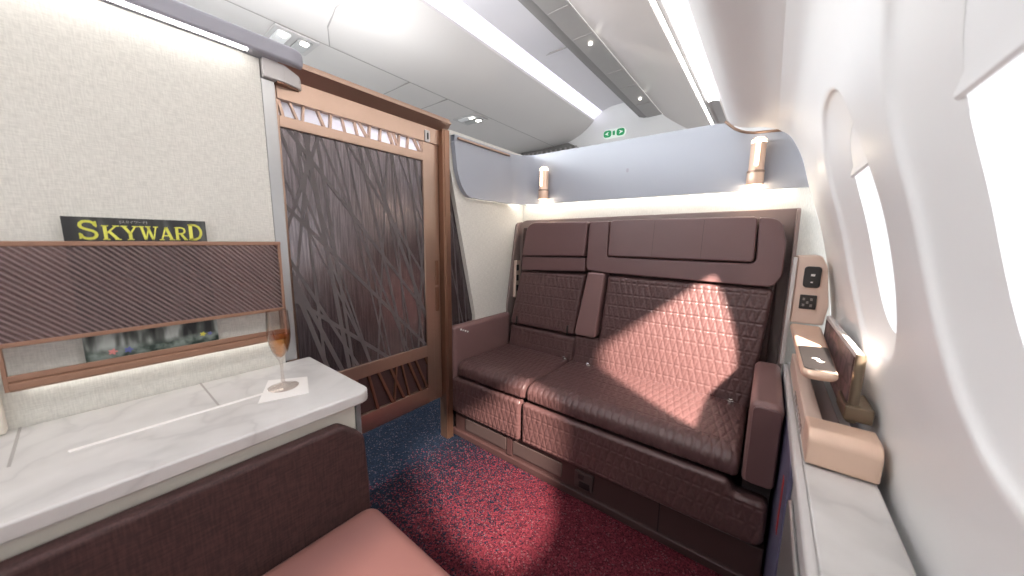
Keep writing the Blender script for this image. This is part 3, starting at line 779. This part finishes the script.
put('wine', MB().lathe([(.0,.0812),(.0088,.0882),(.0168,.1022),(.0224,.1212),(.0251,.1422),(.0251,.152),(.0,.152)], gx, gy, 40, gz, cap=False), 'wine', GL)

# ================================================================== OTTOMAN (foreground)
OT = empty('ottoman_seat', (-.5, .05, 0), 'rose leather ottoman seat with a dark brown woven side panel', 'seat')
put('side_panel', MB().prism(roundpoly([(-1.2,.02),(.405,.02),(.405,.36),(.398,.50),(.345,.545),(-1.2,.545)], [.01,.01,.05,.04,.03,.01], 8), 'x', -.816, -.776), 'brownq', OT, bevel=.012, segs=4)
cu = loft(roundpoly([(-.772,.16),(-.05,.16),(-.05,.312),(-.772,.312)], [.02,.05,.05,.035], 8), -.62, .412, .04, .02, .03, None, .006, axis='y')
put('cushion', cu, 'pinkleather', OT, angle=80)
put('plinth', MB().box(-.77, -.07, -.60, .37, 0, .158), 'base', OT, bevel=.01)

# ================================================================== SOFA
SF = empty('sofa', (-.57, 1.3, 0), 'wide quilted dark rose leather sofa with folded centre armrest', 'sofa')
def lean(x, d, z): return (x, 1.47+.11*(z-.37)-d, z)
# base
put('base', MB().box(-1.20, .072, 1.095, 1.60, .02, .135), 'base', SF, bevel=.004)
put('kick_rail', MB().prism(roundpoly([(-1.215,1.083),(.045,1.083),(.074,1.12),(.074,1.2),(-1.215,1.2)], [.01,.04,.03,0,0]), 'z', .0, .030), 'base', SF, bevel=.004)
for x0, x1 in ((-1.12, -.86), (-.82, -.575)):
    put('base_slot', MB().prism(rrect(x0, x1, .052, .112, .006), 'y', 1.088, 1.0955), 'base_dk', SF, bevel=.002)
for x0, x1 in ((-.855, -.825),): put('base_bracket', MB().box(x0, x1, 1.088, 1.0955, .035, .13), 'base', SF, bevel=.002)
pk = put('power_socket', MB().prism(rrect(-.515, -.44, .050, .118, .006), 'y', 1.087, 1.0955), 'base_dk', SF, bevel=.002)
put('socket_face', MB().prism(rrect(-.495, -.452, .056, .080, .004), 'y', 1.084, 1.0875), 'black', pk)
put('socket_face', MB().prism(rrect(-.500, -.475, .090, .108, .003), 'y', 1.084, 1.0875), 'black', pk)
put('base_joint', MB().box(-.208, -.204, 1.092, 1.0955, .03, .135), 'dark', SF, smooth=False)
# front pads
def padprof(z0, z1): return rrect(1.074, 1.115, z0, z1, .012)
qf = lambda y, z: 1.0 if y < 1.084 else 0.0
put('front_pad', loft(rrect(1.072, 1.120, .138, .318, .014), -1.205, -.774, .016, .0036, .0036, qf), 'leather_q', SF, angle=180)
def pad_notch():
    # right pad: quilted plate with the stepped upper right corner
    out = roundpoly([(-.764,.138),(.068,.150),(.068,.286),(-.010,.286),(-.030,.318),(-.764,.318)], [.014,.03,.02,.012,.014,.014], 6)
    return out
def plate_quilt(outline, y, thick, step=.0034, lean_fn=None, r=.012):
    """quilted plate bounded by an outline in (x,z); front faces -y"""
    P = [Vector(p) for p in outline]; n = len(P)
    xs_ = [p.x for p in P]; zs_ = [p.y for p in P]
    nx = int((max(xs_)-min(xs_))/step); nzz = int((max(zs_)-min(zs_))/step)
    X = np.linspace(min(xs_), max(xs_), nx+1); Z = np.linspace(min(zs_), max(zs_), nzz+1)
    gx_, gz_ = np.meshgrid(X, Z, indexing='ij'); px = gx_.ravel(); pz = gz_.ravel()
    inside = np.zeros(len(px), bool); dist = np.full(len(px), 9.); cx_ = px.copy(); cz_ = pz.copy()
    for i in range(n):
        a, b_ = P[i], P[(i+1) % n]
        cond = ((a.y > pz) != (b_.y > pz)); xi = (b_.x-a.x)*(pz-a.y)/((b_.y-a.y) if abs(b_.y-a.y) > 1e-12 else 1e-12)+a.x
        inside ^= (cond & (px < xi))
        dx, dz = b_.x-a.x, b_.y-a.y; L = dx*dx+dz*dz
        if L < 1e-14: continue
        t = np.clip(((px-a.x)*dx+(pz-a.y)*dz)/L, 0, 1); qx = a.x+t*dx; qz = a.y+t*dz
        d = np.hypot(px-qx, pz-qz); m = d < dist; dist[m] = d[m]; cx_[m] = qx[m]; cz_[m] = qz[m]
    near = (~inside) & (dist < step*1.6)
    px = np.where(near, cx_, px); pz = np.where(near, cz_, pz); dist = np.where(inside, dist, 0)
    use = inside | near
    h = np.where(dist < r, r-np.sqrt(np.maximum(0, r*r-(r-dist)**2)), 0)
    yy = y+h-quilt(px, pz)*np.clip(dist/.012, 0, 1)
    idx = -np.ones(len(px), int); idx[use] = np.arange(use.sum())
    V = [(float(a), float(b_), float(c)) for a, b_, c in zip(px[use], yy[use], pz[use])]
    if lean_fn: V = [(a, b_+lean_fn(c), c) for a, b_, c in V]
    F = []
    W = nzz+1
    for i in range(nx):
        for j in range(nzz):
            q = [idx[i*W+j], idx[(i+1)*W+j], idx[(i+1)*W+j+1], idx[i*W+j+1]]
            q = [int(v) for v in q if v >= 0]
            if len(q) >= 3: F.append(tuple(q))
    mb = MB(); mb.add(V, F)
    k = len(mb.v)
    lf = lean_fn or (lambda z: 0)
    vs = [(p.x, y+r+lf(p.y), p.y) for p in P]+[(p.x, y+thick+lf(p.y), p.y) for p in P]
    mb.add(vs, [(i, (i+1) % n, n+(i+1) % n, n+i) for i in range(n)]+[tuple(range(n, 2*n))])
    return mb
put('front_pad', plate_quilt(pad_notch(), 1.072, .048), 'leather_q', SF, angle=180, recalc=False)
# seat cushions
seat = roundpoly([(1.082,.325),(1.505,.325),(1.505,.392),(1.30,.392),(1.13,.397),(1.082,.385)], [.02,.02,.02,0,.05,.045], 8)
qs = lambda y, z: 1.0 if (z > .36 or y < 1.10) and z > .334 else 0.0
for x0, x1 in ((-1.17, -.757), (-.753, -.006)):
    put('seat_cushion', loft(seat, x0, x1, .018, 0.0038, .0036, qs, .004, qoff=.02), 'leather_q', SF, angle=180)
# backrest quilted plates
LF = lambda z: .11*(z-.37)
put('back_cushion', plate_quilt(roundpoly([(-.740,.375),(-.003,.375),(.030,.835),(-.596,.838),(-.612,.528),(-.738,.528)], [.012,.012,.02,.01,.006,.01], 6), 1.470, .06, lean_fn=LF), 'leather_q', SF, angle=180, recalc=False)
put('back_cushion', plate_quilt(roundpoly([(-1.155,.375),(-.745,.375),(-.729,.513),(-1.148,.516)], .012, 6), 1.472, .06, lean_fn=LF), 'leather_q', SF, angle=180, recalc=False)
put('folding_table_cover', plate_quilt(roundpoly([(-1.150,.524),(-.742,.524),(-.708,.835),(-1.100,.824)], [.02,.012,.006,.012], 6), 1.462, .06, lean_fn=LF), 'leather_q', SF, angle=180, recalc=False)
for x in (-1.100, -.776):
    put('pull_strap', MB().prism(rrect(x-.004, x+.004, .520, .572, .003), 'y', .008, .016, lean), 'black', SF, bevel=.001)
# stowed centre armrest
put('centre_armrest', MB().prism(roundpoly([(-.734,.534),(-.622,.534),(-.603,.848),(-.690,.848)], [.014,.014,.012,.012], 6), 'y', .022, -.06, lean), 'leather_arm', SF, bevel=.009, segs=4)
# headrests
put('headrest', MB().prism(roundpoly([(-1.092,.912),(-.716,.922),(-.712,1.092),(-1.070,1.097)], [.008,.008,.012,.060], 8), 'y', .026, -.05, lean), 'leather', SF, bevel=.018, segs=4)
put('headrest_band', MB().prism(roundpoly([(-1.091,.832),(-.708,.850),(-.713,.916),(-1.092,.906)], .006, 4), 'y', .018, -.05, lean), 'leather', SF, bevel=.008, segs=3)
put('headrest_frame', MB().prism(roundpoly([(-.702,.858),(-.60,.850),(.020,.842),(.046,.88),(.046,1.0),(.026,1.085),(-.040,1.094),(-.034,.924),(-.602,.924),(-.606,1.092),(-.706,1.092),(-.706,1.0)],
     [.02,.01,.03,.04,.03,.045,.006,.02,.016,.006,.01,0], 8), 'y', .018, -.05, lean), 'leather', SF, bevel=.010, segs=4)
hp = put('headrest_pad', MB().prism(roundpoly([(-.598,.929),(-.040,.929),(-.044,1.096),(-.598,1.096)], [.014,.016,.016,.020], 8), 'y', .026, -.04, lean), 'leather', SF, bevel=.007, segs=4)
for x in (-.400, -.214): put('stitch_seam', MB().prism([(x-.0008,.936),(x+.0008,.936),(x+.0008,1.088),(x-.0008,1.088)], 'y', .0255, .0264, lean), 'base', hp, smooth=False)
# armrests
armL = roundpoly([(-1.215,.14),(-1.172,.14),(-1.172,.577),(-1.215,.577)], [.01,.01,.02,.014], 6)
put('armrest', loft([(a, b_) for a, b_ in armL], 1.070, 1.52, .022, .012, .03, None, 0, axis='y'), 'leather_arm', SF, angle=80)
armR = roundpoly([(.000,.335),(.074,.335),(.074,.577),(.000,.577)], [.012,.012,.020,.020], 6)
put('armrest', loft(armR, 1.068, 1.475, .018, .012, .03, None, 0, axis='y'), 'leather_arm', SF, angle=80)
put('armrest_end_panel', MB().prism(rrect(.008, .070, .343, .566, .014), 'y', 1.062, 1.072), 'leather', SF, bevel=.003)
put('armrest_gap_filler', MB().box(.004, .070, 1.12, 1.50, .15, .333), 'dark', SF, smooth=False)
bt = put('seat_control', MB().prism(roundpoly([(1.10,.556),(1.165,.528),(1.168,.536),(1.103,.565)], .002), 'x', -1.1725, -1.1705), 'chrome', SF)
for k in range(4):
    y = 1.109+k*.015; z = .5545-k*.0066
    put('button', MB().prism(rrect(y, y+.009, z-.003, z+.005, .002), 'x', -1.1708, -1.1690), 'paper', bt)
# seat-belt ends
for x, y, z in ((-.775, 1.462, .402), (-.640, 1.455, .402), (-.060, 1.458, .402)):
    bl = put('belt_anchor', MB().prism(rrect(x-.012, x+.012, y-.014, y+.008, .004), 'z', z-.004, z+.004), 'chrome', SF, bevel=.001)
    put('belt_loop', MB().tube([(x-.007, y-.008, z+.003), (x-.005, y-.014, z+.011), (x+.005, y-.014, z+.011), (x+.007, y-.008, z+.003)], .0018, 8), 'chrome', bl)
# shell
put('shell', MB().prism(roundpoly([(-1.196,.0),(.078,.0),(.078,1.128),(-1.196,1.112)], [0,0,.004,.06], 10), 'y', 1.615, 1.655), 'taupe', SF, bevel=.004)
put('shell_wing', MB().prism(roundpoly([(1.50,.30),(1.64,.30),(1.64,1.106),(1.585,1.098),(1.50,.62)], [.01,0,0,.03,.03], 8), 'x', -1.198, -1.184), 'taupe', SF, bevel=.004)
put('shell_wing', MB().prism(roundpoly([(1.53,.30),(1.64,.30),(1.64,1.128),(1.60,1.124),(1.53,.90)], [.01,0,0,.02,.03], 8), 'x', .066, .078), 'taupe', SF, bevel=.003)
put('back_core', MB().prism([(1.535,.14),(1.612,.14),(1.612,1.07),(1.578,1.07),(1.535,.40)], 'x', -1.14, .035), 'base', SF, bevel=.01)
cp = put('side_switch_panel', MB().prism([(1.550,.66),(1.60,.66),(1.60,.88),(1.555,.88)], 'x', -1.184, -1.165), 'peach_face', SF, bevel=.003)
for z in (.70, .76, .82): put('switch', MB().box(-1.166, -1.161, 1.556, 1.576, z, z+.035), 'black', cp, bevel=.002)

# ================================================================== RIGHT SIDE CONSOLE
RC = empty('side_console', (.14, .5, 0), 'narrow window-side console with a white marble top', 'console')
put('marble_top', MB().box(.094, .197, -.9, .824, .552, .571), 'marble', RC, bevel=.004, segs=3)
put('edge_rail', MB().prism([(.080,.545),(.0935,.545),(.0935,.572),(.083,.572),(.080,.568)], 'y', -.9, 1.50), 'lgrey', RC, bevel=.0015)
put('rear_top', MB().box(.094, .197, .826, 1.55, .552, .568), 'lgrey', RC, bevel=.002)
put('body', MB().box(.088, .195, -.9, 1.55, 0, .551), 'lgrey', RC, smooth=False)
pb = put('literature_pocket', MB().box(.0795, .0875, .86, 1.5, .02, .543), 'purple', RC, bevel=.002)
put('spine_label', MB().box(.078, .0797, .93, .955, .32, .46), 'red', pb, smooth=False)
put('pocket_bar', MB().prism(roundpoly([(.20,.02),(.83,.02),(.83,.492),(.20,.492)], [0,0,.02,0]), 'x', .0795, .0875), 'greymetal', RC, bevel=.004)
fg = MB()
for k in range(7): fg.box(.078, .0795, 1.2+k*.02, 1.21+k*.02, .03, .10)
put('foot_grille', fg, 'black', RC, smooth=False)

CP = empty('control_panel', (.12, 1.47, .74), 'champagne-coloured control panel with handset and socket beside the sofa', 'control panel')
put('corner_upright', MB().box(.068, .0785, 1.445, 1.457, .585, .955), 'lgrey', CP, bevel=.002)
put('face_plate', MB().prism(roundpoly([(.080,.735),(.163,.735),(.170,.80),(.155,.925),(.137,.962),(.080,.957)], [.003,.006,.01,.01,.01,.004]), 'y', 1.455, 1.60), 'peach_face', CP, bevel=.004, segs=3)
hs = put('handset', MB().prism(rrect(.099, .141, .857, .926, .010), 'y', 1.444, 1.456), 'black', CP, bevel=.003)
hk = MB(); hk.box(.116, .126, 1.4425, 1.4445, .895, .902); hk.box(.117, .123, 1.4425, 1.4445, .873, .877)
put('handset_key', hk, 'paper', hs, smooth=False)
so = put('power_socket', MB().prism(rrect(.097, .139, .785, .832, .003), 'y', 1.448, 1.456), 'black', CP, bevel=.002)
sk = MB()
for a, b_ in ((.107,.818),(.126,.818),(.107,.798),(.126,.798),(.1165,.807)): sk.box(a-.003, a+.003, 1.446, 1.4485, b_-.004, b_+.004)
put('socket_hole', sk, 'grey_dark', so, smooth=False)

TR = empty('cocktail_tray', (.11, 1.15, .72), 'champagne-coloured fixed shelf with a dark glass front below the control panel', 'shelf')
put('shelf', MB().prism(roundpoly([(.081,.915),(.141,.928),(.150,1.16),(.160,1.45),(.081,1.45)], [.02,.02,0,0,0]), 'z', .712, .733), 'peach', TR, bevel=.010, segs=4)
put('dark_top', MB().prism(roundpoly([(.085,.926),(.137,.937),(.145,1.15),(.085,1.13)], [.014,.014,.004,.004]), 'z', .7325, .7350), 'black', TR, bevel=.001)
lg_ = MB()
lg_.prism([(.110,1.00),(.118,.995),(.124,1.002),(.118,1.008)], 'z', .735, .7354); lg_.prism([(.104,1.02),(.112,1.012),(.118,1.02),(.110,1.028)], 'z', .735, .7354)
put('printed_mark', lg_, 'paper', TR, smooth=False)
put('bracket', MB().box(.105, .135, 1.25, 1.45, .634, .712), 'peach_face', TR, bevel=.004)

AR = empty('console_bolster', (.14, 1.1, .5716), 'champagne metal block with side rail on top of the marble console', 'console block')
put('front_block', MB().prism(roundpoly([(.830,.5715),(.905,.5715),(.905,.640),(.830,.640)], [.004,.0,.0,.024], 10), 'x', .096, .199), 'peach', AR, bevel=.004, segs=3)
put('side_rail', MB().box(.096, .126, .906, 1.44, .5715, .632), 'peach_face', AR, bevel=.004)
put('recess_floor', MB().box(.128, .160, .906, 1.44, .5715, .612), 'taupe', AR, bevel=.002)
kn = MB()
for k in range(8): kn.box(.0935, .0962, .93+k*.03, .947+k*.03, .582, .60)
put('side_key', kn, 'chrome', AR, bevel=.001)

FD = empty('divider_flap', (.17, 1.13, .64), 'upright flap with geometric leather face and bronze post', 'flap')
put('leather_face', MB().box(.160, .166, .955, 1.38, .640, .770), 'hex', FD, smooth=False)
put('rim', MB().prism(roundpoly([(.161,.768),(.173,.768),(.173,.781),(.161,.781)], .003), 'y', .945, 1.39), 'lgrey', FD, bevel=.002)
put('outer_face', MB().box(.167, .171, .955, 1.38, .640, .768), 'lgrey', FD, smooth=False)
put('post', MB().lathe([(0,0),(.0085,0),(.0085,.138),(.0075,.143),(0,.143)], .168, .938, 24, .636, cap=False), 'bronze', FD)
put('hinge_block', MB().prism(roundpoly([(.155,.925),(.198,.925),(.198,1.02),(.155,1.02)], .004), 'z', .641, .672), 'bronze', FD, bevel=.003)
put('hinge_collar', MB().lathe([(.0,.0),(.0115,.0),(.0115,.034),(.0,.034)], .168, .938, 24, .641, cap=False), 'bronze', FD)

# ================================================================== LIGHTS
def spot(name, loc, target, power, size, radius=.03, col=(1, .83, .71)):
    l = bpy.data.lights.new(name, 'SPOT'); l.energy = power; l.spot_size = math.radians(size); l.spot_blend = .1
    l.shadow_soft_size = radius; l.color = col
    o = bpy.data.objects.new(name, l); o.location = loc
    o.rotation_euler = (Vector(target)-Vector(loc)).to_track_quat('-Z', 'Y').to_euler(); C.objects.link(o); return o
def through(name, win, patch, dist, power, radius):
    w = Vector(win); p = Vector(patch); d = (w-p).normalized()
    return spot(name, w+d*dist, w, power, 2*math.degrees(math.atan(.26/dist)), radius)
SUNP = dict(
 a=through('sunlight_sofa', (.165, .95, 1.0), (-.29, 1.50, .44), 1.1, 1150, .03),
 b=through('sunlight_floor', (.165, .41, 1.0), (-.89, .98, .0), 1.9, 1800, .07),
 c=through('sunlight_ottoman', (.165, -.13, 1.0), (-.66, .30, .34), 2.0, 380, .06),
)
# area lamps; the fill lamps below are added, unseen, with no cabin fixture
def area(name, loc, rot, sx, sy, power, col=(.955, .985, 1)):
    l = bpy.data.lights.new(name, 'AREA'); l.shape = 'RECTANGLE'; l.size = sx; l.size_y = sy; l.energy = power; l.color = col
    o = bpy.data.objects.new(name, l); o.location = loc; o.rotation_euler = rot; C.objects.link(o); return o
o = area('added_cabin_fill', (-1.60, -.95, 1.86), (0, 0, 0), 1.3, .2, 13)  # added unseen fill lamp behind the viewer, aimed at the window lining
o.rotation_euler = Vector((1.7, .75, -.62)).to_track_quat('-Z', 'Y').to_euler()
area('added_lattice_backlight', (-2.65, .9, 1.90), (0, 0, 0), .4, 1.8, 16)  # added lamp hidden by the door header, backlights the lattice sheet
o = area('added_lining_wash', (-1.74, .42, 1.67), (0, 0, 0), .9, .08, 20)  # added lamp hidden behind the header to brighten the window lining
o.rotation_euler = Vector((1, 0, -.36)).to_track_quat('-Z', 'Y').to_euler()
area('added_ledge_uplight', (-1.36, -.6, 1.56), (PI, 0, 0), .10, 1.8, 12)  # added uplight, unseen on top of the ledge, brightens the ceiling
area('added_header_uplight', (-1.30, .75, 1.54), (PI, 0, 0), .06, .6, 4)  # added uplight out of sight on the header, lifts the ceiling
area('added_aisle_fill', (-1.9, -.9, 1.88), (0, 0, 0), .4, 1.2, 22)  # added fill over the aisle, out of view and without a fitting
for i, yc in enumerate(WY):
    l = area('window_portal', (cub(WZ)+.06, yc, WZ-.02), (0, PI/2, 0), .40, .26, 1); l.data.cycles.is_portal = True
for x in (-1.0, -.068):
    l = bpy.data.lights.new('lamp_glow', 'POINT'); l.energy = .35; l.color = (1, .78, .55); l.shadow_soft_size = .012
    o = bpy.data.objects.new('lamp_glow', l); o.location = (x, 1.565, 1.205); C.objects.link(o)

w = bpy.data.worlds.new('World'); bpy.context.scene.world = w; w.use_nodes = True
bg = w.node_tree.nodes['Background']; bg.inputs[0].default_value = (.95, .975, 1, 1); bg.inputs[1].default_value = 1.7

# ================================================================== CAMERA
cam = bpy.data.cameras.new('Camera'); co = bpy.data.objects.new('Camera', cam); C.objects.link(co)
f = 331.4
Yc = Vector((258, -45, f)).normalized(); Xc = -Vector((-435, -54, f)).normalized()
Xc = (Xc-Yc*Xc.dot(Yc)).normalized(); Zc = Xc.cross(Yc)
right = Vector((Xc[0], Yc[0], Zc[0])); down = Vector((Xc[1], Yc[1], Zc[1])); fwd = Vector((Xc[2], Yc[2], Zc[2]))
R_ = Matrix((right, -down, -fwd)).transposed()
co.matrix_world = Matrix.Translation((0, 0, 1.0)) @ R_.to_4x4()
cam.sensor_width = 36; cam.lens = f*36/1024; cam.clip_start = .01; cam.clip_end = 50
cam.dof.use_dof = True; cam.dof.focus_distance = 1.6; cam.dof.aperture_fstop = 2.8
sc = bpy.context.scene; sc.camera = co
sc.view_settings.view_transform = 'Standard'; sc.view_settings.look = 'None'
sc.view_settings.gamma = 1; sc.view_settings.exposure = .5; sc.view_settings.use_curve_mapping = False
sc.cycles.use_denoising = True
sc.cycles.max_bounces = 10; sc.cycles.diffuse_bounces = 6; sc.cycles.transmission_bounces = 8; sc.cycles.transparent_max_bounces = 12
sc.cycles.sample_clamp_indirect = 4
